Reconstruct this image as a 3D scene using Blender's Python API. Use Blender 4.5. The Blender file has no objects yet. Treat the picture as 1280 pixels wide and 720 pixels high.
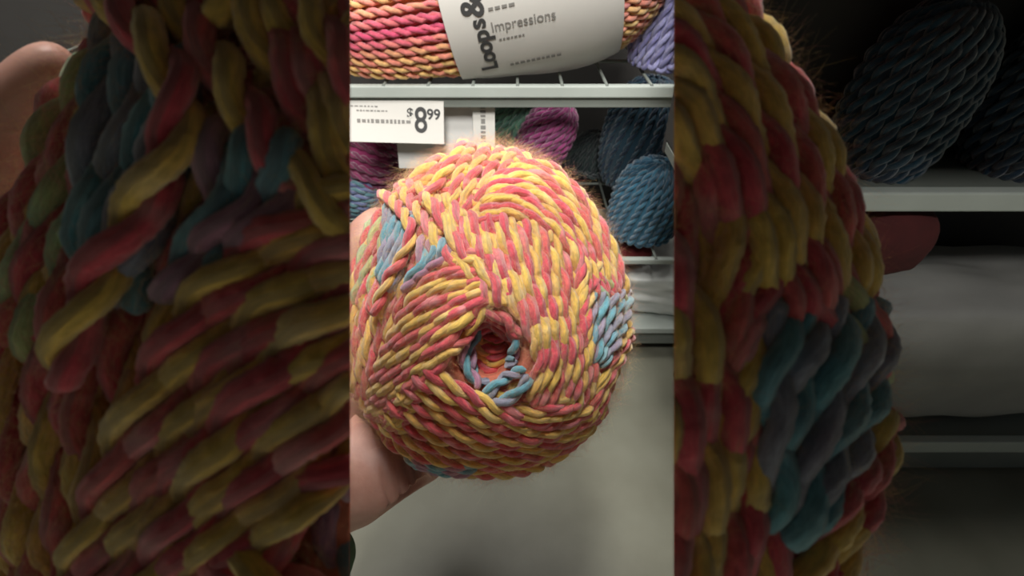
import bpy, bmesh, math, random
import numpy as np
from mathutils import Vector, Matrix, Euler
random.seed(7); rng = np.random.default_rng(7)
SC = bpy.context.scene; COL = SC.collection
PI = math.pi
F = 624.0                       # focal length in pixels of a 1280x720 frame
TH = math.radians(40)           # camera pitch below the horizon
CAMZ = 0.73
CAM = np.array([0, 0, CAMZ]); FW = np.array([0, math.cos(TH), -math.sin(TH)])
UP = np.array([0, math.sin(TH), math.cos(TH)]); RT = np.array([1., 0, 0])

def W(px, py, d):
    px = np.asarray(px, float); py = np.asarray(py, float); d = np.asarray(d, float)
    a = (px-640)/F*d; b = (360-py)/F*d
    return CAM + a[..., None]*RT + b[..., None]*UP + d[..., None]*FW
def WY(px, py, Y):
    """point of the world plane y=Y seen at a pixel"""
    r = FW + (px-640)/F*RT + (360-py)/F*UP
    return CAM + r*(Y/r[1])
def WZ(px, py, Z):
    r = FW + (px-640)/F*RT + (360-py)/F*UP
    return CAM + r*((Z-CAMZ)/r[2])

# ------------------------------------------------------------ tagging
def tag(o, label=None, cat=None, group=None, kind=None):
    if label: o['label'] = label
    if cat: o['category'] = cat
    if group: o['group'] = group
    if kind: o['kind'] = kind
    return o
def empty(name, loc=(0, 0, 0), rot=(0, 0, 0)):
    o = bpy.data.objects.new(name, None); COL.objects.link(o)
    o.location = loc; o.rotation_euler = rot; o.empty_display_size = .02
    return o
def link(name, me, mat, parent=None):
    o = bpy.data.objects.new(name, me); COL.objects.link(o)
    if mat is not None: me.materials.append(mat)
    if parent is not None:
        o.parent = parent
        o.matrix_parent_inverse = Matrix.LocRotScale(parent.location, parent.rotation_euler, None).inverted()
    return o

# ------------------------------------------------------------ materials
def srgb(r, g, b):
    f = lambda c: (c/255/12.92 if c/255 <= .04045 else ((c/255+.055)/1.055)**2.4)
    return (f(r), f(g), f(b))
def new_mat(name):
    m = bpy.data.materials.new(name); m.use_nodes = True
    nt = m.node_tree; return m, nt, nt.nodes['Principled BSDF']
def plain(name, rgb, rough=.6, noise=.08, scale=30, bump=0., metal=0., spec=.5):
    m, nt, b = new_mat(name)
    tc = nt.nodes.new('ShaderNodeTexCoord'); n = nt.nodes.new('ShaderNodeTexNoise')
    n.inputs['Scale'].default_value = scale; n.inputs['Detail'].default_value = 4
    nt.links.new(tc.outputs['Object'], n.inputs['Vector'])
    r = nt.nodes.new('ShaderNodeValToRGB')
    r.color_ramp.elements[0].position = .3; r.color_ramp.elements[1].position = .7
    r.color_ramp.elements[0].color = (*[c*(1-noise) for c in rgb], 1)
    r.color_ramp.elements[1].color = (*[min(1, c*(1+noise)) for c in rgb], 1)
    nt.links.new(n.outputs['Fac'], r.inputs['Fac']); nt.links.new(r.outputs['Color'], b.inputs['Base Color'])
    b.inputs['Roughness'].default_value = rough; b.inputs['Metallic'].default_value = metal
    b.inputs['Specular IOR Level'].default_value = spec
    if bump:
        bp = nt.nodes.new('ShaderNodeBump'); bp.inputs['Strength'].default_value = bump
        bp.inputs['Distance'].default_value = .001
        nt.links.new(n.outputs['Fac'], bp.inputs['Height']); nt.links.new(bp.outputs['Normal'], b.inputs['Normal'])
    return m
def yarn_mat(name, fibre=.9):
    m, nt, b = new_mat(name)
    at = nt.nodes.new('ShaderNodeAttribute'); at.attribute_name = 'dye'
    uv = nt.nodes.new('ShaderNodeUVMap'); uv.uv_map = 'UVMap'
    mp = nt.nodes.new('ShaderNodeMapping'); mp.inputs['Scale'].default_value = (1.1, 6, 1)
    mp.inputs['Rotation'].default_value = (0, 0, .06)
    n = nt.nodes.new('ShaderNodeTexNoise'); n.inputs['Scale'].default_value = 1.6; n.inputs['Detail'].default_value = 6
    n.inputs['Roughness'].default_value = .65
    nt.links.new(uv.outputs['UV'], mp.inputs['Vector']); nt.links.new(mp.outputs['Vector'], n.inputs['Vector'])
    mr = nt.nodes.new('ShaderNodeMapRange'); mr.inputs['From Min'].default_value = .3; mr.inputs['From Max'].default_value = .7
    mr.inputs['To Min'].default_value = .62; mr.inputs['To Max'].default_value = 1.26
    nt.links.new(n.outputs['Fac'], mr.inputs['Value'])
    mx = nt.nodes.new('ShaderNodeMix'); mx.data_type = 'RGBA'; mx.blend_type = 'MULTIPLY'
    mx.inputs['Factor'].default_value = 1
    nt.links.new(at.outputs['Color'], mx.inputs['A']); nt.links.new(mr.outputs['Result'], mx.inputs['B'])
    nt.links.new(mx.outputs['Result'], b.inputs['Base Color'])
    bp = nt.nodes.new('ShaderNodeBump'); bp.inputs['Strength'].default_value = fibre; bp.inputs['Distance'].default_value = .0012
    nt.links.new(n.outputs['Fac'], bp.inputs['Height']); nt.links.new(bp.outputs['Normal'], b.inputs['Normal'])
    b.inputs['Roughness'].default_value = .85; b.inputs['Specular IOR Level'].default_value = .25
    b.inputs['Sheen Weight'].default_value = .6; b.inputs['Sheen Roughness'].default_value = .5
    b.inputs['Subsurface Weight'].default_value = .0
    return m
YARN = yarn_mat('yarn')

# ------------------------------------------------------------ bulk tube mesh
class Tubes:
    def __init__(s): s.v = []; s.f = []; s.c = []; s.uv = []; s.n = 0
    def add(s, P, R, N, C, sides=8, ulen=None, cap=True, lump=0.):
        P = np.asarray(P, float); n = len(P)
        if n < 3: return
        T = np.gradient(P, axis=0); T /= np.linalg.norm(T, axis=1)[:, None]+1e-12
        E1 = N-(N*T).sum(1)[:, None]*T; E1 /= np.linalg.norm(E1, axis=1)[:, None]+1e-12
        E2 = np.cross(T, E1)
        a = np.arange(sides)*2*PI/sides
        R = np.broadcast_to(R, (n,)).copy()
        if cap: R[0] *= .35; R[-1] *= .35
        if lump: R2 = R[:, None]*(1+rng.normal(0, lump, (n, sides)))
        else: R2 = np.repeat(R[:, None], sides, 1)
        V = P[:, None] + R2[:, :, None]*(np.cos(a)[None, :, None]*E1[:, None]+np.sin(a)[None, :, None]*E2[:, None])
        i = np.arange(n-1)[:, None]*sides; j = np.arange(sides)[None, :]; j2 = (j+1) % sides
        fq = np.stack([i+j, i+j2, i+sides+j2, i+sides+j], -1).reshape(-1, 4)+s.n
        s.v.append(V.reshape(-1, 3)); s.f.append(fq)
        s.c.append(np.repeat(np.broadcast_to(C, (n, 3)), sides, 0))
        if ulen is None: ulen = np.arange(n)*.25
        U = np.broadcast_to(ulen[:, None], (n, sides)); Vv = np.broadcast_to(a[None]/(2*PI), (n, sides))
        s.uv.append(np.stack([U, Vv], -1).reshape(-1, 2))
        s.n += n*sides
    def hairs(s, P, R, C):
        """P: h x 4 x 3 points of many hairs"""
        h = P.shape[0]; k = P.shape[1]
        T = P[:, -1]-P[:, 0]; T /= np.linalg.norm(T, axis=1)[:, None]
        E1 = np.cross(T, rng.normal(size=(h, 3))); E1 /= np.linalg.norm(E1, axis=1)[:, None]; E2 = np.cross(T, E1)
        a = np.arange(3)*2*PI/3
        rr = R*np.linspace(1, .4, k)
        V = P[:, :, None]+rr[None, :, None, None]*(np.cos(a)[None, None, :, None]*E1[:, None, None]+np.sin(a)[None, None, :, None]*E2[:, None, None])
        b = np.arange(h)[:, None, None]*k*3; i = np.arange(k-1)[None, :, None]*3; j = np.arange(3)[None, None]; j2 = (j+1) % 3
        s.f.append(np.stack([b+i+j, b+i+j2, b+i+3+j2, b+i+3+j], -1).reshape(-1, 4)+s.n)
        s.v.append(V.reshape(-1, 3)); s.c.append(np.repeat(C, k*3, 0)); s.uv.append(np.zeros((h*k*3, 2))); s.n += h*k*3
    def mesh(s, name):
        v = np.concatenate(s.v); f = np.concatenate(s.f); c = np.concatenate(s.c); uv = np.concatenate(s.uv)
        return grid_mesh(name, v, f, c, uv)
def grid_mesh(name, v, f, c=None, uv=None):
    me = bpy.data.meshes.new(name)
    me.vertices.add(len(v)); me.vertices.foreach_set('co', v.ravel())
    me.loops.add(len(f)*4); me.loops.foreach_set('vertex_index', f.ravel().astype(np.int32))
    me.polygons.add(len(f)); me.polygons.foreach_set('loop_start', np.arange(len(f), dtype=np.int32)*4)
    me.polygons.foreach_set('loop_total', np.full(len(f), 4, np.int32))
    me.polygons.foreach_set('use_smooth', np.ones(len(f), bool))
    me.update(calc_edges=True)
    if c is not None:
        at = me.attributes.new('dye', 'FLOAT_COLOR', 'POINT')
        at.data.foreach_set('color', np.concatenate([c, np.ones((len(c), 1))], 1).ravel())
    if uv is None: uv = np.zeros((len(v), 2))
    l = me.uv_layers.new(name='UVMap'); l.data.foreach_set('uv', uv[f.ravel()].ravel())
    me.validate()
    return me

# ------------------------------------------------------------ the shape of the held ball
C0 = np.array([640., 360.]); RX, RY = 172., 203.
class Ball:
    """a squat ball of yarn seen end-on with a hole in the middle.  q is a place on its face in a 2-D chart;
    k scales the chart, zc / S / B are distance and front / back half depth"""
    def __init__(s, k, zc, S, B, hole): s.k = k; s.zc = zc; s.S = S; s.B = B; s.hole = hole; s.c = np.array([607., 388.])
    def rq(s, q):
        dy = (q[..., 1]-s.c[1])/RY; dx = (q[..., 0]-s.c[0])/(RX*(1+.10*np.clip(dy, -1.2, 1.2)))
        return np.sqrt(dx*dx+dy*dy)
    def raw(s, q):
        r = s.rq(q); back = r > 1
        rr = np.where(back, np.clip(2-r, .02, 1), r)
        q2 = s.c+(q-s.c)*(rr/np.maximum(r, 1e-6))[..., None]
        c = np.sqrt(np.clip(1-rr**2.3, 0, 1))
        d = np.where(back, s.zc+s.B*c, s.zc-s.S*c)
        h = np.sqrt(((q[..., 0]-612)/43)**2+((q[..., 1]-438)/50)**2)
        t = np.clip((1.1-h)/.75, 0, 1); d = d+s.hole*t*t*(3-2*t)
        p = C0+s.k*(q2-C0)
        return W(p[..., 0], p[..., 1], d), d
    def at(s, q):
        q = np.asarray(q, float)
        P, d = s.raw(q); e = 1.0
        # outward normal: blend of the finite difference normal and the direction from the middle
        Px = s.raw(q+[e, 0])[0]-s.raw(q-[e, 0])[0]; Py = s.raw(q+[0, e])[0]-s.raw(q-[0, e])[0]
        N = np.cross(Py, Px); N /= np.linalg.norm(N, axis=-1)[..., None]+1e-15
        pc = C0+s.k*(s.c-C0); M = W(pc[0], pc[1], s.zc)
        O = P-M; O /= np.linalg.norm(O, axis=-1)[..., None]
        N = np.where(((N*O).sum(-1) < 0)[..., None], -N, N)
        r = s.rq(q); w = np.clip((r-.8)/.15, 0, 1)[..., None]
        N = N*(1-w)+O*w; N /= np.linalg.norm(N, axis=-1)[..., None]
        return P, N, s.k*s.zc/F      # size of one chart unit

def spline(pts, step):
    pts = np.asarray(pts, float)
    P = np.vstack([2*pts[0]-pts[1], pts, 2*pts[-1]-pts[-2]]); out = []
    for i in range(1, len(P)-2):
        n = max(2, int(np.linalg.norm(P[i+1]-P[i])/step)); t = np.linspace(0, 1, n, endpoint=False)[:, None]
        out.append(.5*((2*P[i])+(-P[i-1]+P[i+1])*t+(2*P[i-1]-5*P[i]+4*P[i+1]-P[i+2])*t**2+(-P[i-1]+3*P[i]-3*P[i+1]+P[i+2])*t**3))
    return np.vstack(out+[pts[-1:]])
def resample(p, n):
    L = np.r_[0, np.cumsum(np.linalg.norm(np.diff(p, axis=0), axis=1))]; t = np.linspace(0, L[-1], n)
    return np.stack([np.interp(t, L, p[:, k]) for k in range(p.shape[1])], 1)
def smooth1(n, period, amp=1.):
    k = max(2, int(n/period)+2); return np.interp(np.linspace(0, k-1, n), np.arange(k), rng.uniform(-amp, amp, k))

Yl = np.array([srgb(244, 206, 104), srgb(240, 172, 102), srgb(248, 222, 168), srgb(238, 192, 82)])
Pk = np.array([srgb(226, 90, 104), srgb(238, 130, 108), srgb(250, 194, 196), srgb(212, 72, 92)])
Te = np.array([srgb(108, 172, 186), srgb(130, 152, 178), srgb(180, 214, 214), srgb(92, 152, 172)])
La = np.array([srgb(176, 130, 158), srgb(200, 126, 146), srgb(146, 142, 178), srgb(214, 166, 180)])
Mi = np.array([srgb(175, 205, 150), srgb(225, 205, 130), srgb(160, 200, 175), srgb(235, 215, 120)])
DC = np.array([srgb(200, 90, 100), srgb(190, 110, 110), srgb(215, 140, 140), srgb(170, 70, 85)])
SCH = {'yp': (Yl, Pk), 'tl': (Te, La), 'tt': (Te, Te*.5+La*.5), 'mp': (Mi, Pk), 'yy': (Yl, Yl), 'pp': (DC, Pk), 'tm': (Te, Mi), 'ly': (La, Yl)}
def dye(pal, n):
    m = smooth1(n, 12)+rng.uniform(-.5, .5); w = np.zeros((n, 4)); w[:, 0] = 1
    a = np.clip(m, 0, 1)*.75; b = np.clip(-m, 0, 1)*.6
    c = np.clip(smooth1(n, 6)-.38, 0, 1)*1.7; w[:, 1] = a; w[:, 3] = b; w[:, 2] = c
    w /= w.sum(1)[:, None]
    return w @ pal

PATCH = []
def patch(a, b, n, h=4., sch='yp', mids=None, w=1., jit=.9): PATCH.append((a, b, n, h, sch, w, jit))
# rings that run with the outline (underneath everything)
RINGS = []
for r in np.arange(.50, 1.62, .062): RINGS.append((r, 0.))
# --- bands of parallel strands on the face, as wound
patch([(437, 320), (434, 400), (444, 470), (466, 535)], [(474, 335), (474, 390), (480, 440), (486, 490)], 4, 3, 'yp')
patch([(604, 318), (566, 332), (530, 362), (502, 408), (478, 466), (464, 520)],
      [(606, 376), (586, 402), (562, 438), (540, 470), (520, 504), (504, 534)], 9, 7, 'yp')
patch([(552, 262), (582, 306), (618, 354), (652, 398), (670, 444), (662, 500)],
      [(664, 282), (690, 334), (713, 388), (732, 444), (750, 515)], 9, 6, 'yp')
patch([(534, 456), (568, 474), (608, 496), (655, 508), (705, 494)],
      [(462, 528), (505, 553), (570, 566), (640, 563), (700, 546), (745, 508)], 8, 9, 'yp')
patch([(440, 500), (458, 540), (500, 568), (550, 580)], [(436, 470), (462, 522), (500, 550), (560, 566)], 3, 4, 'yp')
patch([(596, 288), (640, 272), (690, 292), (722, 330), (742, 372)],
      [(612, 232), (668, 212), (725, 240), (762, 292), (784, 362)], 9, 7, 'yp')
patch([(690, 288), (716, 330), (722, 375), (736, 448)], [(742, 330), (736, 352), (724, 392), (722, 430)], 4, 5, 'yp')
patch([(474, 262), (462, 300), (456, 340), (448, 380)], [(488, 268), (484, 310), (472, 350), (470, 392)], 3, 4.5, 'mp')
patch([(490, 258), (490, 300), (482, 352)], [(520, 272), (512, 318), (496, 366)], 4, 8, 'tt')
patch([(528, 300), (534, 330), (512, 362)], [(556, 306), (558, 322), (540, 345)], 3, 8, 'tl')
patch([(462, 244), (500, 262), (524, 290), (520, 318), (500, 350), (482, 392)],
      [(462, 244), (500, 262), (524, 290), (520, 318), (500, 350), (482, 392)], 1, 14, 'yp')
patch([(505, 240), (535, 280), (560, 318), (598, 350), (612, 380)], [(560, 250), (585, 290), (603, 320), (628, 352), (640, 380)], 3, 8, 'yp')
patch([(466, 252), (500, 236), (530, 240), (562, 270)], [(466, 252), (500, 236), (530, 240), (562, 270)], 1, 5, 'yp')
patch([(532, 262), (552, 236), (572, 205), (584, 178), (592, 165)], [(532, 262), (552, 236), (572, 205), (584, 178), (592, 165)], 1, 11, 'yp')
# steep columns at the top of the ball
patch([(592, 180), (574, 225), (566, 285)], [(640, 190), (625, 228), (600, 292)], 4, 4, 'yp')
patch([(560, 190), (530, 215), (486, 256)], [(575, 205), (548, 235), (508, 275)], 3, 3, 'yp')
# teal triangle on the right and the strands round it
patch([(738, 366), (732, 400), (737, 448)], [(778, 366), (768, 405), (742, 452)], 5, 9, 'tt')
patch([(735, 340), (760, 362), (786, 388)], [(732, 362), (755, 372), (782, 396)], 2, 5, 'mp')
patch([(786, 398), (772, 432), (752, 470), (738, 520)], [(762, 430), (748, 455), (738, 480), (728, 520)], 4, 9, 'yp')
# rim below
patch([(510, 572), (550, 580), (592, 580)], [(508, 564), (550, 570), (596, 570)], 3, 10, 'tl')
patch([(560, 600), (640, 598), (700, 572), (748, 520)], [(600, 574), (650, 572), (700, 555), (744, 512)], 3, 5, 'yp')
# inside the hole
patch([(576, 410), (600, 390), (632, 394), (652, 420)], [(586, 428), (602, 406), (626, 406), (640, 422)], 3, 4, 'pp')
patch([(588, 402), (574, 430), (578, 462), (598, 486)], [(592, 408), (580, 434), (584, 462), (598, 478)], 2, 5, 'tl', w=.85)
patch([(600, 484), (622, 470), (650, 450)], [(612, 500), (638, 490), (660, 468)], 3, 9, 'tt', w=.9)
patch([(640, 410), (648, 432), (640, 462)], [(636, 412), (642, 432), (636, 452)], 1, 4, 'tl', w=.9)
patch([(592, 444), (612, 460), (634, 444)], [(598, 418), (612, 424), (630, 416)], 4, 3, 'yp')

WID = 1.1
def strand(TB, ball, path, h, sch, wid=1., clip=None, twist=None, step=2.2, sides=8):
    wid = wid*WID; q = spline(path, step); n = len(q)
    if n < 4: return
    q = resample(q, n)
    q = q+np.stack([smooth1(n, 16, .8), smooth1(n, 16, .8)], 1)
    P, N, s = ball.at(q)
    if clip is not None:
        m = clip(q)
        if m.sum() < 5: return
        i0, i1 = np.where(m)[0][[0, -1]]; q = q[i0:i1+1]; P = P[i0:i1+1]; N = N[i0:i1+1]; n = len(q)
    hh = h+smooth1(n, 14, .8)
    # the strand dives under its neighbours at both ends
    e = np.minimum(np.arange(n), np.arange(n)[::-1])*step; hh = hh-4*np.clip(1-e/10, 0, 1)**2
    P = P+N*(hh*s)[:, None]
    seg = np.r_[0, np.cumsum(np.linalg.norm(np.diff(P, axis=0), axis=1))]/s
    T = np.gradient(P, axis=0); T /= np.linalg.norm(T, axis=1)[:, None]+1e-12
    E1 = N-(N*T).sum(1)[:, None]*T; E1 /= np.linalg.norm(E1, axis=1)[:, None]+1e-12; E2 = np.cross(T, E1)
    pitch = (twist or 43)*wid
    ph = rng.uniform(0, 2*PI)+2*PI*np.cumsum(np.gradient(seg)/(pitch*(1+smooth1(n, 20, .12))))
    A, Bp = SCH[sch]
    for k, pal in ((0, A), (1, Bp)):
        a = ph+k*PI
        ra = 3.15*wid*s; Q = P+(np.cos(a)[:, None]*E1*.85+np.sin(a)[:, None]*E2)*ra
        R = (3.95*wid*s)*(1+smooth1(n, 7, .13))
        TB.add(Q, R, E1, dye(pal, n), sides, seg/12+rng.uniform(0, 9), lump=.045)

def core(ball, name, clipx=None):
    nr, na = 64, 96; v = []; 
    R = np.linspace(.0, 1.98, nr); A = np.arange(na)*2*PI/na
    q = np.stack([607+RX*np.outer(R, np.cos(A)), 388+RY*np.outer(R, np.sin(A))], -1).reshape(-1, 2)
    # keep the wider foot of the ball
    dy = (q[:, 1]-388)/RY; q[:, 0] = 607+(q[:, 0]-607)*(1+.10*np.clip(dy, -1.2, 1.2))
    P, N, s = ball.at(q); P = P-N*(2.*s)
    i = np.arange(nr-1)[:, None]*na; j = np.arange(na)[None]; j2 = (j+1) % na
    f = np.stack([i+j, i+na+j, i+na+j2, i+j2], -1).reshape(-1, 4)
    return grid_mesh(name, P, f)

def bisect(me, co, no, fill):
    bm = bmesh.new(); bm.from_mesh(me)
    r = bmesh.ops.bisect_plane(bm, geom=bm.verts[:]+bm.edges[:]+bm.faces[:], plane_co=co, plane_no=no, clear_outer=True, dist=1e-6)
    if fill:
        ed = [g for g in r['geom_cut'] if isinstance(g, bmesh.types.BMEdge) and g.is_boundary]
        bmesh.ops.triangle_fill(bm, edges=ed, use_beauty=True, use_dissolve=False)
    bm.to_mesh(me); bm.free(); me.update()

core_mat = plain('packed_yarn', srgb(215, 130, 105), .9, .25, 260, .6)

def build_ball(name, label, cat, ball, clip=None, cut=None, fuzz_n=9000, fuzz_r=4e-5, fuzz_len=(5, 15), sides=10, step=1.9, depth_back=.8, ringmax=1.62, group=None):
    pc = C0+ball.k*(ball.c-C0); M = W(pc[0], pc[1], ball.zc)
    root = empty(name, tuple(M)); tag(root, label, cat, group)
    cm = core(ball, 'core')
    if cut: bisect(cm, cut[0], cut[1], True)
    link('core', cm, core_mat, root)
    TB = Tubes()
    for r, h in RINGS:
        if r > ringmax: continue
        a0 = rng.uniform(0, 2*PI); a = np.linspace(a0, a0+2*PI, 40)
        wob = .03*np.sin(3*a+rng.uniform(0, 6))
        if r < .55: continue
        dyv = np.sin(a)*(r+wob)
        path = np.stack([607+RX*(1+.10*np.clip(dyv, -1.2, 1.2))*np.cos(a)*(r+wob), 388+RY*dyv], 1)
        segs = 5; m = len(path)//segs
        for j in range(segs):
            sub = path[j*m:(j+1)*m+2]
            strand(TB, ball, sub, h+rng.uniform(-1, 1.5), 'yp', 1.0, clip, step=step, sides=sides)
    for a, b, n, h, sch, w, jit in PATCH:
        A = resample(spline(a, 4), 12); Bq = resample(spline(b, 4), 12)
        for i in range(n):
            t = i/(n-1) if n > 1 else 0
            p = A*(1-t)+Bq*t; p = p+rng.normal(0, jit*.5, 2)
            sc = sch
            if sch == 'yp':
                u = rng.uniform()
            strand(TB, ball, p, h+rng.uniform(-1.2, 1.4), sc, w*rng.uniform(.93, 1.08), clip, step=step, sides=sides)
    me = TB.mesh('wound_yarn')
    if cut: bisect(me, cut[0], cut[1], False)
    link('wound_yarn', me, YARN, root)
    # loose fibres
    n = fuzz_n; r = np.where(rng.uniform(size=n) < .45, rng.uniform(.86, 1.12, n), np.sqrt(rng.uniform(0, .8, n))); a = rng.uniform(0, 2*PI, n)
    dyv = r*np.sin(a); q = np.stack([607+RX*(1+.10*np.clip(dyv, -1.2, 1.2))*r*np.cos(a), 388+RY*dyv], 1)
    if clip is not None: q = q[clip(q)]
    hq = np.sqrt(((q[:, 0]-612)/44)**2+((q[:, 1]-438)/52)**2); q = q[hq > 1]
    n = len(q); P, N, s = ball.at(q)
    tn = rng.normal(size=(n, 3)); tn -= (tn*N).sum(1)[:, None]*N; tn /= np.linalg.norm(tn, axis=1)[:, None]
    L = rng.uniform(*fuzz_len, n)*s*np.where(ball.rq(q) > .84, 1.5, 1.)
    r_ = ball.rq(q); lift = rng.uniform(.25, 1.0, n)
    d1 = N*lift[:, None]+tn*.8; d2 = N*(lift*.3)[:, None]+tn+rng.normal(0, .35, (n, 3))
    p0 = P+N*(9*s); H = np.stack([p0, p0+d1*(L*.33)[:, None], p0+d1*(L*.5)[:, None]+d2*(L*.3)[:, None], p0+d1*(L*.55)[:, None]+d2*(L*.7)[:, None]], 1)
    cc = np.where(rng.uniform(size=(n, 1)) < .6, np.array([srgb(250, 215, 140)]), np.array([srgb(240, 150, 140)]))
    FZ = Tubes(); FZ.hairs(H, fuzz_r, cc); me = FZ.mesh('fuzz')
    if cut: bisect(me, cut[0], cut[1], False)
    tag(link('fuzz', me, YARN, root), kind='stuff')
    return root

ball = Ball(1.0, .34, .078, .10, .024)
build_ball('yarn_ball', 'fluffy yellow and coral ball of yarn held in the hand, its open hole facing out', 'yarn', ball,
           fuzz_n=36000, fuzz_r=3.2e-5, fuzz_len=(6, 14))

# two big dim balls close by, cut off clean along one side
K = 720/227.3
def plane_at(px, sign):
    a = W(px, 0, .2); b = W(px, 720, .2); n = np.cross(a-CAM, b-CAM); n /= np.linalg.norm(n)
    if n[0]*sign < 0: n = -n
    return tuple(a), tuple(n)
near_l = Ball(K, .13, .034, .03, .02)
near_r = Ball(K, .13, .034, .03, .02)
build_ball('yarn_ball', 'huge dim coral and mustard ball of yarn filling the left of the view', 'yarn', near_l,
           clip=lambda q: q[:, 0] < 588, cut=plane_at(437.5, 1), fuzz_n=30000, fuzz_r=3e-5, fuzz_len=(4, 10))
build_ball('yarn_ball', 'huge dim ball of yarn right of centre with a teal wedge', 'yarn', near_r,
           clip=lambda q: q[:, 0] > 692, cut=plane_at(842.5, -1), fuzz_n=50000, fuzz_r=2.5e-5, fuzz_len=(3, 9))

# ------------------------------------------------------------ simple solids
def box_mesh(name, sx, sy, sz, bev=0., seg=2):
    bm = bmesh.new(); bmesh.ops.create_cube(bm, size=1)
    bmesh.ops.scale(bm, vec=(sx, sy, sz), verts=bm.verts[:])
    if bev: bmesh.ops.bevel(bm, geom=bm.edges[:], offset=bev, segments=seg, affect='EDGES', profile=.5)
    me = bpy.data.meshes.new(name); bm.to_mesh(me); bm.free(); return me
def box(name, x0, x1, y0, y1, z0, z1, mat, parent=None, bev=0.):
    me = box_mesh(name, x1-x0, y1-y0, z1-z0, bev)
    me.transform(Matrix.Translation(((x0+x1)/2, (y0+y1)/2, (z0+z1)/2)))
    return link(name, me, mat, parent)
def tube_obj(name, pts, r, mat, parent=None, sides=10):
    pts = np.asarray(pts, float); T = Tubes(); ref = np.tile([[.3, .2, .9]], (len(pts), 1))
    pts = np.vstack([pts[:1]-(pts[1]-pts[0])*1e-3, pts, pts[-1:]+(pts[-1]-pts[-2])*1e-3]); ref = np.tile([[.3, .2, .9]], (len(pts), 1))
    T.add(pts, r, ref, np.array([1, 1, 1.]), sides, cap=True); return link(name, T.mesh(name), mat, parent)

metal_w = plain('painted_metal', srgb(176, 184, 178), .42, .05, 20)
metal_g = plain('grey_painted_metal', srgb(120, 126, 120), .5, .06, 20)
metal_d = plain('dark_wire', srgb(88, 86, 82), .5, .05, 20)
dark = plain('dark_backing', srgb(52, 50, 48), .8, .1, 8)
paper = plain('paper', srgb(206, 204, 198), .7, .03, 14)
paper_g = plain('grey_plastic', srgb(205, 205, 202), .5, .04, 14)
ink = plain('ink', srgb(58, 58, 58), .7, .05, 40)
ink_l = plain('light_ink', srgb(128, 126, 122), .7, .05, 40)
bag = plain('cloudy_plastic', srgb(205, 208, 204), .35, .08, 22, .8)
board = plain('dark_board', srgb(70, 66, 62), .7, .1, 12)

# ------------------------------------------------------------ floor and walls
fm, nt, b = new_mat('linoleum')
tc = nt.nodes.new('ShaderNodeTexCoord'); n1 = nt.nodes.new('ShaderNodeTexNoise'); n1.inputs['Scale'].default_value = 7; n1.inputs['Detail'].default_value = 5
r1 = nt.nodes.new('ShaderNodeValToRGB'); r1.color_ramp.elements[0].position = .35; r1.color_ramp.elements[1].position = .68
r1.color_ramp.elements[0].color = (*srgb(124, 123, 108), 1); r1.color_ramp.elements[1].color = (*srgb(142, 142, 127), 1)
nt.links.new(tc.outputs['Object'], n1.inputs['Vector']); nt.links.new(n1.outputs['Fac'], r1.inputs['Fac']); nt.links.new(r1.outputs['Color'], b.inputs['Base Color'])
b.inputs['Roughness'].default_value = .38
box('floor', -3, 3, -2.5, 3, -.05, 0, fm)['kind'] = 'structure'
wallm = plain('wall_paint', srgb(140, 138, 132), .9, .05, 3)
box('wall_back', -3, 3, 1.5, 1.6, 0, 2.4, wallm)['kind'] = 'structure'

# ------------------------------------------------------------ the shelving in the middle
D = .65
zr1 = WY(640, 114, D)[2]; zr1b = WY(640, 129, D)[2]; zr2 = WY(640, 326, D)[2]; zb1 = WY(640, 411, D)[2]; zb2 = WY(640, 437, D)[2]
XL, XR = -.42, .48
sh = empty('wire_shelf', (0, D, zr1)); tag(sh, 'upper pale wire shelf carrying the orange skein, price tag under its rail', 'shelf')
s2 = empty('wire_shelf', (0, D, zr2)); tag(s2, 'lower pale wire shelf carrying the teal blue skein', 'shelf')
s3 = empty('bottom_deck', (0, D, 0)); tag(s3, 'pale bottom deck of the shelving, carrying white plastic packs just above the floor', 'shelf')
s4 = empty('back_panel', (0, D+.45, 0)); tag(s4, 'dark back panel of the shelving behind the skeins', 'panel')
def wire_shelf(zt, h1, zlow, h2, x1, name, parent, back=.40, wires=True, sp=.0565):
    box('front_rail', XL, x1, D-.004, D+.006, zt-h1/2, zt+h1/2, metal_w, parent, .002)
    if zlow: box('price_channel', XL, x1, D+.001, D+.012, zlow-h2/2, zlow+h2/2, metal_g, parent, .001)
    if wires:
        x = .0085-sp*0
        k = 0
        for i in range(-12, 5):
            xx = WY(647, 105, D)[0]+i*sp
            if xx > x1: continue
            tube_obj('wire', [(xx, D-.003, zt+h1/2), (xx, D+.05, zt+h1/2-.001), (xx, D+back, zt+h1/2-.001)], .0021, metal_g, parent, 8)
        for yy in (.12, .26, .38): tube_obj('cross_wire', [(XL, D+yy, zt+h1/2-.005), (0, D+yy, zt+h1/2-.005), (x1, D+yy, zt+h1/2-.005)], .0025, metal_g, parent, 8)
px = lambda d, n: d*n/F
d1 = D*math.cos(TH)+(CAMZ-zr1)*math.sin(TH)
wire_shelf(zr1, .0155, zr1b, .0125, XR, 'a', sh)
wire_shelf(zr2, .010, None, 0, .48, 'b', s2, sp=.0565)
# base deck and kick plate
box('base_deck', XL, .48, D, D+.42, zb1-.012, zb1, metal_w, s3, .001)
box('kick_plate', XL, .48, D+.012, D+.03, zb2+.004, zb1-.018, metal_g, s3, .001)
box('base_foot', XL, .48, D+.05, D+.4, 0, zb2+.01, dark, s3)
box('panel', -1.2, .48, D+.46, D+.48, 0, 1.3, dark, s4)
for xx in (XL, .455): box('upright', xx, xx+.025, D+.43, D+.458, 0, 1.3, metal_d, s4, .001)

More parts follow.
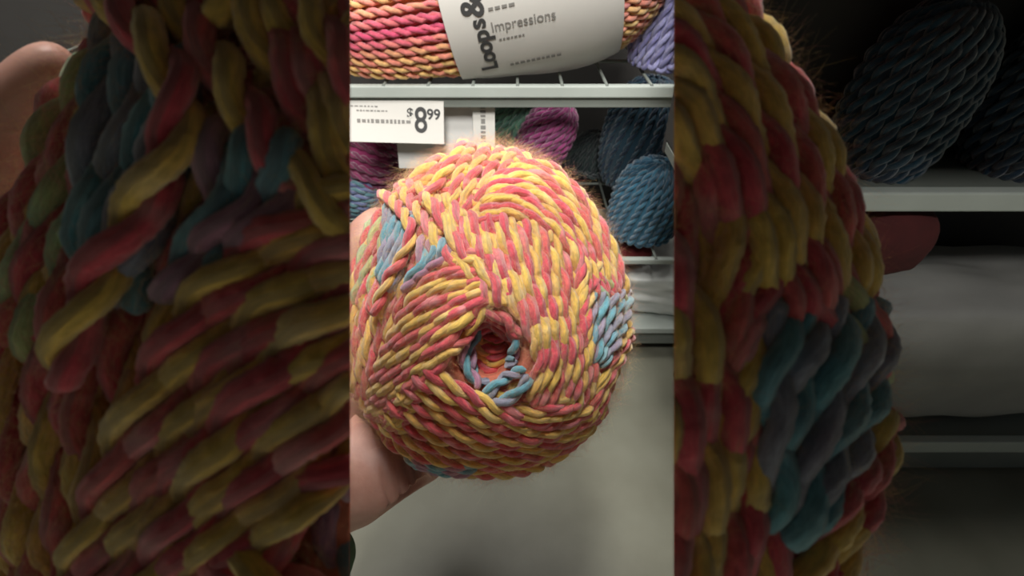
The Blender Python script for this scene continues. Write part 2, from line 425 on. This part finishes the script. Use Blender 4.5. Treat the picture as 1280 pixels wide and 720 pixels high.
def font_mesh(name, s_, size, bold, mat):
    cu = bpy.data.curves.new(name, 'FONT'); cu.body = s_; cu.size = size; cu.extrude = .0002; cu.offset = bold
    cu.align_x = 'CENTER'; cu.align_y = 'CENTER'
    o = bpy.data.objects.new(name, cu); COL.objects.link(o); dg = bpy.context.evaluated_depsgraph_get()
    me = bpy.data.meshes.new_from_object(o.evaluated_get(dg)); bpy.data.objects.remove(o); bpy.data.curves.remove(cu)
    me.materials.clear(); me.materials.append(mat); return bpy.data.objects.new(name, me)
# ------------------------------------------------------------ tags and cards
def card(name, c, w, h, tilt, mat, parent=None, roll=0., thick=.0012, yaw=0.):
    me = box_mesh(name, w, thick, h, .0003, 1)
    o = bpy.data.objects.new(name, me); COL.objects.link(o); me.materials.append(mat)
    R = Matrix.Rotation(yaw, 4, 'Z') @ Matrix.Rotation(-tilt, 4, 'X') @ Matrix.Rotation(roll, 4, 'Y')
    o.matrix_world = Matrix.Translation(Vector(c)) @ R
    if parent is not None:
        M = o.matrix_world.copy(); o.parent = parent; o.matrix_parent_inverse = parent.matrix_world.inverted(); o.matrix_world = M
    return o
def text_on(o, s, x, z, size, mat, name='lettering', rot=0., bold=.0, sx=1.):
    """flat lettering on the camera side of a card (local -y)"""
    t = font_mesh(name, s, size, bold, mat); COL.objects.link(t); t.parent = o
    t.matrix_local = Matrix.Translation((x, -.0009, z)) @ Matrix.Rotation(rot, 4, 'Y') @ Matrix.Rotation(PI/2, 4, 'X') @ Matrix.Scale(sx, 4, (1, 0, 0))
    return t
def dashes(o, x, z, w, h, n, mat, name='fine_print', rot=0.):
    bm = bmesh.new(); xx = -w/2; R = random.Random(n)
    while xx < w/2:
        ww = w/n*R.uniform(.5, 1.1)
        g = bmesh.ops.create_cube(bm, size=1)['verts']
        bmesh.ops.scale(bm, vec=(ww, .0003, h*R.uniform(.7, 1.)), verts=g); bmesh.ops.translate(bm, vec=(xx+ww/2, 0, 0), verts=g)
        xx += ww+w/n*.35
    me = bpy.data.meshes.new(name); bm.to_mesh(me); bm.free(); me.materials.append(mat)
    t = bpy.data.objects.new(name, me); COL.objects.link(t); t.parent = o
    t.matrix_local = Matrix.Translation((x, -.0009, z)) @ Matrix.Rotation(rot, 4, 'Y')
    return t
bpy.context.view_layer.update()
Yt = D-.004; s1 = .001*1.0
def upx(py, Y=Yt): return (D*0+np.dot(WY(640, py, Y)-CAM, FW))/F    # metres per pixel there
u = upx(153)
tg = card('price_tag', WY(495, 152, Yt-.004), 119*u, 51*u, .38, paper, roll=math.radians(1.5))
tag(tg, 'white shelf price tag reading $8.99 clipped below the upper rail, left of centre', 'price tag')
text_on(tg, '$', 18*u, 10*u, 16*u, ink, bold=.0003); text_on(tg, '8', 31*u, 1*u, 42*u, ink, bold=.0006, sx=.8); text_on(tg, '99', 47*u, 9*u, 17*u, ink, bold=.0004)
dashes(tg, -16*u, 0*u, 64*u, 5*u, 12, ink_l); dashes(tg, -30*u, 12*u, 36*u, 2*u, 9, ink_l); dashes(tg, -38*u, 17*u, 34*u, 1.6*u, 7, ink_l)
u2 = upx(170, D+.012)
hd = card('sign_holder', WY(556, 172, D+.0175), 122*u2, 78*u2, .25, paper_g, roll=math.radians(.5))
tag(hd, 'grey plastic sign holder with blurred upright print hanging behind the price tag', 'sign')
card('strip', WY(605, 160, D+.009), 27*u2, 60*u2, .25, paper, parent=hd, roll=math.radians(.5))
st = [o for o in hd.children][0]
dashes(st, -1*u2, 2*u2, 50*u2, 7*u2, 9, ink_l, rot=PI/2)

# ------------------------------------------------------------ skeins on the shelves
def skein(name, label, c, axis, up, hl, rad, colf, strands=34, sides=6, wid=.0055, group=None, pitch=.022, lean=.25, arc=(-.62, .62), front=None, ends=2.6, floor=-9.):
    axis = np.array(axis, float); axis /= np.linalg.norm(axis)
    up = np.array(up, float); up -= up@axis*axis; up /= np.linalg.norm(up); sd = np.cross(axis, up)
    c = np.array(c, float)
    root = empty(name, tuple(c)); tag(root, label, 'yarn', group)
    def prof(t): return rad*np.clip(1-np.abs(t)**ends, 0, 1)**.5
    # core
    nt_, na = 24, 36; t = np.linspace(-.999, .999, nt_); a = np.arange(na)*2*PI/na
    P = c+(t*hl)[:, None, None]*axis+(prof(t)*.96)[:, None, None]*(np.cos(a)[None, :, None]*up+np.sin(a)[None, :, None]*sd)
    P[..., 2] = np.maximum(P[..., 2], floor+wid*.3)
    i = np.arange(nt_-1)[:, None]*na; j = np.arange(na)[None]; j2 = (j+1) % na
    f = np.stack([i+j, i+na+j, i+na+j2, i+j2], -1).reshape(-1, 4)
    A0 = np.array([colf(0., aa/(2*PI))[0] for aa in a]); cc = np.tile(A0, (nt_, 1))
    link('core', grid_mesh('core', P.reshape(-1, 3), f, cc), YARN, root)
    TB = Tubes()
    for k in range(strands):
        n = 70; t = np.linspace(-.985, .985, n)*1.0; a0 = k*2*PI/strands
        ang = a0+lean*np.sin(t*1.4)
        R = prof(t)
        P = c+(t*hl)[:, None]*axis+R[:, None]*(np.cos(ang)[:, None]*up+np.sin(ang)[:, None]*sd)
        N = (np.cos(ang)[:, None]*up+np.sin(ang)[:, None]*sd)+axis*(t**3)[:, None]; N /= np.linalg.norm(N, axis=1)[:, None]
        P[:, 2] = np.maximum(P[:, 2], floor+wid*.55)
        P = resample(np.hstack([P, N]), 90); N = P[:, 3:]; P = P[:, :3]; n = 90
        seg = np.r_[0, np.cumsum(np.linalg.norm(np.diff(P, axis=0), axis=1))]
        T = np.gradient(P, axis=0); T /= np.linalg.norm(T, axis=1)[:, None]; E1 = N-(N*T).sum(1)[:, None]*T; E1 /= np.linalg.norm(E1, axis=1)[:, None]; E2 = np.cross(T, E1)
        ph = rng.uniform(0, 6.28)+2*PI*seg/pitch
        for q in (0, 1):
            ca = np.array([colf(tt, ((aa/(2*PI)) % 1))[q] for tt, aa in zip(np.linspace(-1, 1, n), np.interp(np.linspace(-1, 1, n), t if len(t) == n else np.linspace(-1, 1, 70), ang))])
            ca = ca*(1+smooth1(n, 9, .18))[:, None]
            Q = P+(np.cos(ph+q*PI)[:, None]*E1+np.sin(ph+q*PI)[:, None]*E2)*wid*.27
            TB.add(Q, wid*.31, E1, np.clip(ca, 0, 1), sides, seg/.006)
    link('wound_yarn', TB.mesh('wound_yarn'), YARN, root)
    return root, (c, axis, up, sd, prof, hl)
def two(a, b): return lambda t, v: (np.array(srgb(*a)), np.array(srgb(*b)))

def orange(t, v):
    # v: fraction round the skein from its top; a magenta stripe along the side
    m = math.exp(-((v-ST)/.035)**2)
    a = np.array(srgb(252, 206, 128))*(1-m)+np.array(srgb(222, 90, 118))*m
    b = np.array(srgb(246, 156, 128))*(1-m)+np.array(srgb(215, 75, 115))*m
    return a, b
ST = .275
# big skein on the upper shelf
zt1 = zr1+.008
def at_px(x, y, Y): return WY(x, y, Y)
Ys = D+.100
cA = at_px(606, -26, Ys)
uu = np.dot(cA-CAM, FW)/F
sk, info = skein('yarn_skein', 'orange and pink skein with a white paper band, lying across the upper shelf', cA, (1, .0, .19), (0, 0, 1), 232*uu, 118*uu, orange, strands=64, wid=.0105, pitch=.032, lean=.10, ends=4., floor=zr1+.012)
# paper band round it
def band(root, info, t0, t1, mat, off=.007):
    c, ax, up, sd, prof, hl = info; na = 96; nt_ = 12
    t = np.linspace(t0, t1, nt_); a = np.arange(na)*2*PI/na
    Rm = np.maximum(prof(t), .0)+off
    P = c+(t*hl)[:, None, None]*ax+Rm[:, None, None]*(np.cos(a)[None, :, None]*up+np.sin(a)[None, :, None]*sd)
    P[..., 2] = np.maximum(P[..., 2], zr1+.0115)
    i = np.arange(nt_-1)[:, None]*na; j = np.arange(na)[None]; j2 = (j+1) % na
    f = np.stack([i+j, i+na+j, i+na+j2, i+j2], -1).reshape(-1, 4)
    o = link('paper_band', grid_mesh('paper_band', P.reshape(-1, 3), f), mat, root); return o
bd = band(sk, info, -.19, .66, paper)
tag(bd, 'white paper band printed in grey')
def band_text(s, t, ang, size, mat, spin=0., bold=0., off=.0078, name='lettering'):
    c, ax, up, sd, prof, hl = info
    n = math.cos(ang)*up+math.sin(ang)*sd; dn = -math.sin(ang)*up+math.cos(ang)*sd
    P = c+t*hl*ax+(prof(np.array([t]))[0]+off)*n
    x = ax; y = np.cross(n, x)
    M = Matrix(((x[0], y[0], n[0], P[0]), (x[1], y[1], n[1], P[1]), (x[2], y[2], n[2], P[2]), (0, 0, 0, 1))) @ Matrix.Rotation(spin, 4, 'Z')
    if isinstance(s, str):
        o = font_mesh(name, s, size, bold, mat)
    else:
        bm = bmesh.new(); w, h, nn = s; xx = -w/2; R = random.Random(nn)
        while xx < w/2:
            ww = w/nn*R.uniform(.5, 1.1); g = bmesh.ops.create_cube(bm, size=1)['verts']
            bmesh.ops.scale(bm, vec=(ww, h, .0004), verts=g); bmesh.ops.translate(bm, vec=(xx+ww/2, 0, 0), verts=g); xx += ww+w/nn*.35
        me = bpy.data.meshes.new(name); bm.to_mesh(me); bm.free(); me.materials.append(mat); o = bpy.data.objects.new(name, me)
    COL.objects.link(o); o.parent = bd; o.matrix_parent_inverse = Matrix.Translation(sk.location).inverted() if False else Matrix.Identity(4)
    bpy.context.view_layer.update()
    o.matrix_world = M
    return o
# which way round the band faces the camera
c_, ax_, up_, sd_, prof_, hl_ = info
sgn = 1 if sd_[1] < 0 else -1
def put(s, px_, py_, size, mat, spin=0., bold=0.):
    """place print where the band shows at that place of its surface"""
    r = FW + (px_-640)/F*RT + (360-py_)/F*UP; r = r/np.linalg.norm(r); best = None
    for dd in np.linspace(.4, 1.1, 700):
        P = CAM+r*dd; v = P-c_; t = v@ax_/hl_; w = v-(v@ax_)*ax_
        if np.linalg.norm(w) < prof_(np.array([t]))[0]+.0078: best = (t, math.atan2(w@sd_, w@up_)); break
    if best: band_text(s, best[0], best[1], size, mat, spin, bold)
for ch, x_, y_ in (('&', 591, 8), ('s', 597, 30), ('p', 602, 45), ('o', 606, 59), ('o', 610, 71), ('L', 613, 82)):
    put(ch, x_, y_, .028 if ch != '&' else .036, ink, PI/2, .0008)
put('Impressions', 654, 26, .0155, ink_l)
put((.030, .0020, 7), 640, 46, 0, ink_l); put((.030, .003, 5), 627, 8, 0, ink_l)
put((.060, .0045, 11), 668, 74, 0, ink_l)

# the skein underneath, further back
cB = at_px(690, 30, D+.30); uB = np.dot(cB-CAM, FW)/F
skein('yarn_skein', 'dull orange skein showing below the white paper band of the big skein', cB, (1, 0, .17), (0, 0, 1), 120*uB, 44*uB, two((205, 110, 80), (190, 80, 75)), strands=26, wid=.009, floor=zr1+.012)
cL = at_px(846, 36, D+.085); uL = np.dot(cL-CAM, FW)/F
skein('yarn_skein', 'lavender skein at the right end of the upper shelf', cL, (.16, .2, 1), (0, -1, 0), 98*uL, 50*uL, two((150, 150, 195), (120, 118, 165)), strands=26, wid=.011, pitch=.035, floor=zr1+.012)

# lower shelf
Y2 = D+.10
def low(px_, py_, Y, hlp, rp, axis, label, a, b, strands=22, group=None, fl=True):
    c = at_px(px_, py_, Y); q = np.dot(c-CAM, FW)/F
    return skein('yarn_skein', label, c, axis, (0, -1, .3), hlp*q, rp*q, two(a, b), strands=strands, wid=.010, pitch=.03, floor=zr2+.009)
low(806, 262, D+.075, 66, 42, (.1, 0, 1), 'deep teal blue skein standing on the lower shelf at the right', (50, 104, 130), (36, 82, 108))
low(800, 175, D+.25, 75, 46, (.1, 0, 1), 'dark blue skein at the back of the lower shelf, above the teal blue one', (45, 80, 100), (35, 60, 85))
low(738, 235, D+.32, 70, 34, (0, .1, 1), 'dark grey green skein deep in the lower shelf beside the held ball', (50, 66, 66), (42, 52, 56))
low(644, 215, D+.16, 88, 44, (.1, 0, 1), 'green skein behind the sign holder on the lower shelf', (95, 140, 118), (75, 115, 100))
low(680, 176, D+.085, 52, 30, (.5, 0, 1), 'magenta skein beside the green skein under the upper rail', (150, 55, 115), (120, 40, 95))
low(465, 190, D+.13, 40, 48, (1, 0, 0), 'plum skein behind the lower edge of the price tag', (135, 45, 90), (110, 35, 75))
low(432, 238, D+.10, 46, 32, (1, 0, .1), 'blue grey and lilac skein under the plum skein', (95, 105, 145), (80, 120, 130))
# bottom deck: bags and a dark red thing
def lumpy(name, label, cat, c, sx, sy, sz, mat, seed, amp=.12, sq=.55):
    bm = bmesh.new(); bmesh.ops.create_icosphere(bm, subdivisions=5, radius=1)
    from mathutils import noise
    for v in bm.verts:
        p = v.co.copy(); k = max(abs(p.x), abs(p.y), abs(p.z)); p2 = p.lerp(p/k, sq)
        d = 1+amp*noise.noise(p*1.7+Vector((seed, 0, 0)))+amp*.35*noise.noise(p*5+Vector((0, seed, 0)))
        v.co = Vector((p2.x*sx, p2.y*sy, p2.z*sz))*d
    me = bpy.data.meshes.new(name); bm.to_mesh(me); bm.free()
    for p in me.polygons: p.use_smooth = True
    o = link(name, me, mat); o.location = c; tag(o, label, cat); return o
zb = zb1
cw = at_px(812, 385, D+.10); lumpy('plastic_pack', 'cloudy white plastic pack lying on the bottom deck of the shelf unit', 'bag', (cw[0]+.05, D+.105, zb+.050), .15, .085, .047, bag, 3)
cw = at_px(815, 350, D+.19); lumpy('plastic_pack', 'pale grey plastic pack behind the white one, under the lower rail', 'bag', (cw[0]+.07, D+.30, zb+.072), .14, .085, .066, plain('grey_pack', srgb(170, 165, 165), .5, .1, 12, .5), 8)
cr = at_px(790, 340, D+.15); lumpy('felt_pouch', 'dark red cloth bundle half hidden by the held ball, under the lower rail', 'pouch', (cr[0]-.045, D+.09, zb+.126), .055, .05, .026, plain('dark_red_felt', srgb(105, 34, 36), .9, .15, 60), 5, .06, .2)

# ------------------------------------------------------------ the shelving at the right, in the dark
DR = .405
zA = WY(1150, 250, DR)[2]; zB = WY(1150, 556, DR)[2]; zC = WY(1150, 598, DR)[2]
rs = empty('back_panel', (.6, DR+.23, 0)); tag(rs, 'dark back and end panels of the unlit shelving at the far right', 'panel')
ra = empty('shelf', (.6, DR, zA)); tag(ra, 'unlit upper shelf with grey rail at the far right, teal skeins on it', 'shelf')
rb = empty('shelf', (.6, DR, zB)); tag(rb, 'unlit lower shelf with grey rail and kick plate at the far right', 'shelf')
tb = empty('shade_board', (.6, DR, CAMZ)); tag(tb, 'added dark top board, out of view, shading the shelving at the right', 'shade_board')  # added board above the view; its overhang keeps light off this shelving
XS, XE = .316, 1.2
box('front_rail', .17, XE, DR-.005, DR+.008, zA-.010, zA+.010, metal_w, ra, .002)
box('shelf_board', .17, XE, DR+.008, DR+.12, zA-.008, zA+.004, metal_g, ra, .001)
box('front_rail', XS, XE, DR-.005, DR+.008, zB-.013, zB+.013, metal_w, rb, .002)
box('shelf_board', XS, XE, DR+.008, DR+.198, zB-.010, zB+.006, metal_g, rb, .001)
box('kick_plate', XS, XE, DR+.015, DR+.03, zC+.005, zB-.016, metal_g, rb, .001)
box('base_foot', XS, XE, DR+.05, DR+.19, 0, zC+.02, dark, rb)
box('panel', .17, XE, DR+.12, DR+.13, zA-.01, CAMZ+.024, dark, rs)
box('panel', XS, XE, DR+.20, DR+.21, 0, zA-.012, dark, rs)
box('side_panel', .17, .18, DR, DR+.13, zA+.006, CAMZ+.024, dark, rs)
box('side_panel', XS-.012, XS-.002, DR+.01, DR+.21, 0, zA-.012, dark, rs)
box('top_board', .17, XE, DR-.22, DR+.24, CAMZ+.024, CAMZ+.036, dark, tb)
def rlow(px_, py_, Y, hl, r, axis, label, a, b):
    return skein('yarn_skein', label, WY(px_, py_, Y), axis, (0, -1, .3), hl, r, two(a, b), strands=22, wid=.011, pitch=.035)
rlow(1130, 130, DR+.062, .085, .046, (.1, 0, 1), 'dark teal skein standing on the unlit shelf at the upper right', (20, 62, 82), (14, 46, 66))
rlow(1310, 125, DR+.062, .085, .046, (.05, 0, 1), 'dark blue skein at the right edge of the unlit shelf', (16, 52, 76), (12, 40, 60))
lumpy('plastic_pack', 'large dim grey pack between the two rails of the unlit shelf', 'bag', (.59, DR+.10, zB+.126), .25, .080, .116, plain('grey_pack_film', srgb(150, 150, 147), .5, .1, 12, .5), 12, .08)
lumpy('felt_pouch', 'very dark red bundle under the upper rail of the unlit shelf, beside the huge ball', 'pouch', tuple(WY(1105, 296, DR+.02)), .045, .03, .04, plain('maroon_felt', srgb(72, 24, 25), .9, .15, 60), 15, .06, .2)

# ------------------------------------------------------------ added overhead board, out of view, that shades the near balls
e = empty('near_shade_board', (0, -.5, 0)); tag(e, 'added dark board on four posts, out of view, shading the two huge balls', 'shade_board')
box('top_board', -.8, .8, -.3, .150, CAMZ+.012, CAMZ+.024, board, e, .001)
for xx in (-.78, .74):
    for yy in (-.28, .0): box('post', xx, xx+.04, yy, yy+.04, 0, CAMZ+.012, board, e, .001)

# ------------------------------------------------------------ the hand
sm, nt, b = new_mat('skin')
tc = nt.nodes.new('ShaderNodeTexCoord'); n1 = nt.nodes.new('ShaderNodeTexNoise'); n1.inputs['Scale'].default_value = 45; n1.inputs['Detail'].default_value = 6
r1 = nt.nodes.new('ShaderNodeValToRGB'); r1.color_ramp.elements[0].position = .35; r1.color_ramp.elements[1].position = .7
r1.color_ramp.elements[0].color = (*srgb(172, 126, 112), 1); r1.color_ramp.elements[1].color = (*srgb(192, 148, 132), 1)
nt.links.new(tc.outputs['Object'], n1.inputs['Vector']); nt.links.new(n1.outputs['Fac'], r1.inputs['Fac']); nt.links.new(r1.outputs['Color'], b.inputs['Base Color'])
w1 = nt.nodes.new('ShaderNodeTexNoise'); w1.inputs['Scale'].default_value = 240; w1.inputs['Detail'].default_value = 3
nt.links.new(tc.outputs['Object'], w1.inputs['Vector'])
bp = nt.nodes.new('ShaderNodeBump'); bp.inputs['Strength'].default_value = .35; bp.inputs['Distance'].default_value = .0006
nt.links.new(w1.outputs['Fac'], bp.inputs['Height']); nt.links.new(bp.outputs['Normal'], b.inputs['Normal'])
b.inputs['Roughness'].default_value = .5; b.inputs['Subsurface Weight'].default_value = .12; b.inputs['Subsurface Radius'].default_value = (.01, .004, .002); b.inputs['Subsurface Scale'].default_value = .4

def skin_body(name, chains, root_idx, mat, parent=None, creases=()):
    """chains: lists of (id, point, radius); shared ids join chains into one body"""
    ids = {}; vs = []; rs_ = []; ed = []
    for ch in chains:
        prev = None
        for it in ch:
            if isinstance(it, str): i = ids[it]
            else:
                i = len(vs); ids[it[0]] = i; vs.append(it[1]); rs_.append(it[2])
            if prev is not None: ed.append((prev, i))
            prev = i
    me = bpy.data.meshes.new(name); me.from_pydata([tuple(v) for v in vs], ed, [])
    o = bpy.data.objects.new(name, me); COL.objects.link(o)
    m = o.modifiers.new('skin', 'SKIN'); m.use_smooth_shade = True
    for i, sv in enumerate(me.skin_vertices[0].data):
        r = rs_[i]; sv.radius = (r, r) if not isinstance(r, tuple) else r
        sv.use_root = (i == ids[root_idx])
    s = o.modifiers.new('sub', 'SUBSURF'); s.levels = 4; s.render_levels = 4
    dg = bpy.context.evaluated_depsgraph_get(); me2 = bpy.data.meshes.new_from_object(o.evaluated_get(dg))
    bpy.data.objects.remove(o)
    # soft creases: lines where the surface dips
    co = np.zeros(len(me2.vertices)*3); me2.vertices.foreach_get('co', co); co = co.reshape(-1, 3)
    no = np.zeros(len(me2.vertices)*3); me2.vertices.foreach_get('normal', no); no = no.reshape(-1, 3)
    for P, Dn, wdt, dep, ext in creases:
        v = co-np.array(P); t = v@np.array(Dn); rr = np.linalg.norm(v, axis=1)
        co -= no*(dep*np.exp(-(t/wdt)**2)*np.exp(-(rr/ext)**4))[:, None]
    me2.vertices.foreach_set('co', co.ravel())
    for p in me2.polygons: p.use_smooth = True
    me2.update()
    return link(name, me2, mat, parent)
HK = .34/.27
def wp(x, y, d): return W(x, y, d)
def hp(x, y, d): return W(x, y, .27*HK+(d-.27)*HK)
person = empty('person', tuple(W(330, 640, .33)))
tag(person, 'hand of a person in a green sleeve gripping the yellow and coral ball', 'person')
th_dir = (W(540, 592, .275)-W(440, 625, .275)); th_dir /= np.linalg.norm(th_dir)
cre = [(hp(x, y, .262), th_dir, .0013, .0030, .026) for x, y in ((502, 603), (512, 600), (521, 597), (530, 595), (488, 608), (470, 618))]
chains = [
    [('palm', hp(398, 520, .312), 0.0420), ('heel', hp(392, 590, .305), 0.0391), ('wrist', hp(345, 655, .315), 0.0328), ('arm', hp(270, 735, .33), 0.0378), ('elbow', hp(180, 830, .36), 0.0454)],
    ['heel', ('thumb_base', hp(446, 596, .290), 0.0350), ('thumb_mid', hp(496, 592, .283), 0.0225), ('thumb_tip', hp(532, 580, .288), 0.0145), ('thumb_end', hp(556, 572, .292), 0.0101)],
    ['thumb_mid', ('knuckle', hp(506, 607, .284), 0.0150)],
    ['heel', ('web', hp(445, 556, .305), 0.030), ('web_end', hp(478, 560, .315), 0.016)],
    ['palm', ('i0', hp(412, 420, .315), 0.0227), ('i1', hp(430, 345, .300), 0.0195), ('i2', hp(458, 292, .298), 0.0158), ('i3', hp(486, 262, .305), 0.0113)],
    ['palm', ('m0', hp(430, 440, .345), 0.0214), ('m1', hp(470, 370, .365), 0.0126), ('m2', hp(510, 330, .372), 0.0113), ('m3', hp(540, 305, .372), 0.0101)],
    ['palm', ('r0', hp(440, 480, .352), 0.0202), ('r1', hp(495, 430, .373), 0.0126), ('r2', hp(540, 395, .380), 0.0113), ('r3', hp(572, 372, .380), 0.0101)],
    ['palm', ('l0', hp(440, 530, .350), 0.0189), ('l1', hp(495, 500, .370), 0.0113), ('l2', hp(538, 478, .378), 0.0101), ('l3', hp(564, 460, .378), 0.0088)],
]
skin_body('body', chains, 'palm', sm, person, cre)
# sleeve end
slv = plain('green_knit', srgb(84, 110, 84), .9, .2, 160, .5)
P = np.array([hp(421, 690, .30), hp(390, 700, .31), hp(330, 722, .325), hp(255, 780, .34), hp(200, 840, .36)])
tube_obj('sleeve', resample(spline(P, .01), 24), 1.26*np.r_[.006, .014, .020, .026, np.linspace(.032, .045, 22)], slv, person, 24)

# fingers behind the huge left ball
p2 = empty('person', tuple(W(20, 200, .15)))
tag(p2, 'dim fingertips of a person curling round the huge ball at the upper left corner', 'person')
ch2 = [[('a', wp(-60, 330, 0.1653), 0.0177), ('b', wp(-40, 230, 0.1583), 0.0150), ('i1', wp(0, 150, 0.1513), 0.0092), ('i2', wp(45, 95, 0.1464), 0.0078), ('i3', wp(86, 62, 0.1450), 0.0061)],
       ['b', ('m1', wp(-5, 215, 0.1660), 0.0082), ('m2', wp(50, 160, 0.1674), 0.0068), ('m3', wp(95, 130, 0.1688), 0.0054)],
       ['a', ('r1', wp(0, 290, 0.1730), 0.0082), ('r2', wp(60, 240, 0.1758), 0.0068), ('r3', wp(105, 210, 0.1758), 0.0054)],
       ['a', ('k', wp(-110, 460, 0.1758), 0.0184), ('w', wp(-200, 600, 0.1898), 0.0190)],
       ['k', ('l1', wp(-20, 400, 0.1793), 0.0068), ('l2', wp(50, 350, 0.1793), 0.0061), ('l3', wp(100, 330, 0.1793), 0.0054)],
       ['k', ('t1', wp(-60, 500, 0.1653), 0.0095), ('t2', wp(-20, 560, 0.1548), 0.0082), ('t3', wp(10, 610, 0.1478), 0.0068)]]
skin_body('body', ch2, 'a', sm, p2)

# ------------------------------------------------------------ light
def area(name, loc, size, power, target, col=(1, .97, .92), sy=None, spread=PI):
    l = bpy.data.lights.new(name, 'AREA'); l.energy = power; l.size = size; l.color = col; l.spread = spread
    if sy: l.shape = 'RECTANGLE'; l.size_y = sy
    o = bpy.data.objects.new(name, l); COL.objects.link(o); o.location = loc
    o.rotation_euler = (Vector(target)-Vector(loc)).to_track_quat('-Z', 'Y').to_euler(); return o
area('overhead_lamp', (-.05, .05, CAMZ+1.1), .16, 11.5, (0, .3, CAMZ-.2), sy=.2)
area('overhead_lamp', (-.15, .52, CAMZ+1.6), .7, 31, (0, .45, 0))
area('overhead_lamp', (0, -1.1, CAMZ+1.6), .8, 88, (0, -.9, 0))  # added lamp behind the camera; its floor bounce brightens the ball's underside
w = bpy.data.worlds.new('world'); SC.world = w; w.use_nodes = True
w.node_tree.nodes['Background'].inputs[0].default_value = (.92, .97, 1, 1); w.node_tree.nodes['Background'].inputs[1].default_value = .065

# ------------------------------------------------------------ camera
cd = bpy.data.cameras.new('camera'); cam = bpy.data.objects.new('camera', cd); COL.objects.link(cam)
cam.location = tuple(CAM); cam.rotation_euler = (PI/2-TH, 0, 0)
cd.sensor_width = 36; cd.lens = 36*F/1280; cd.clip_start = .01
cd.dof.use_dof = True; cd.dof.focus_distance = .275; cd.dof.aperture_fstop = 36*F/1280/1.2
SC.camera = cam
SC.view_settings.view_transform = 'Standard'; SC.view_settings.look = 'None'; SC.view_settings.gamma = 1; SC.view_settings.exposure = 0
SC.view_settings.use_curve_mapping = False
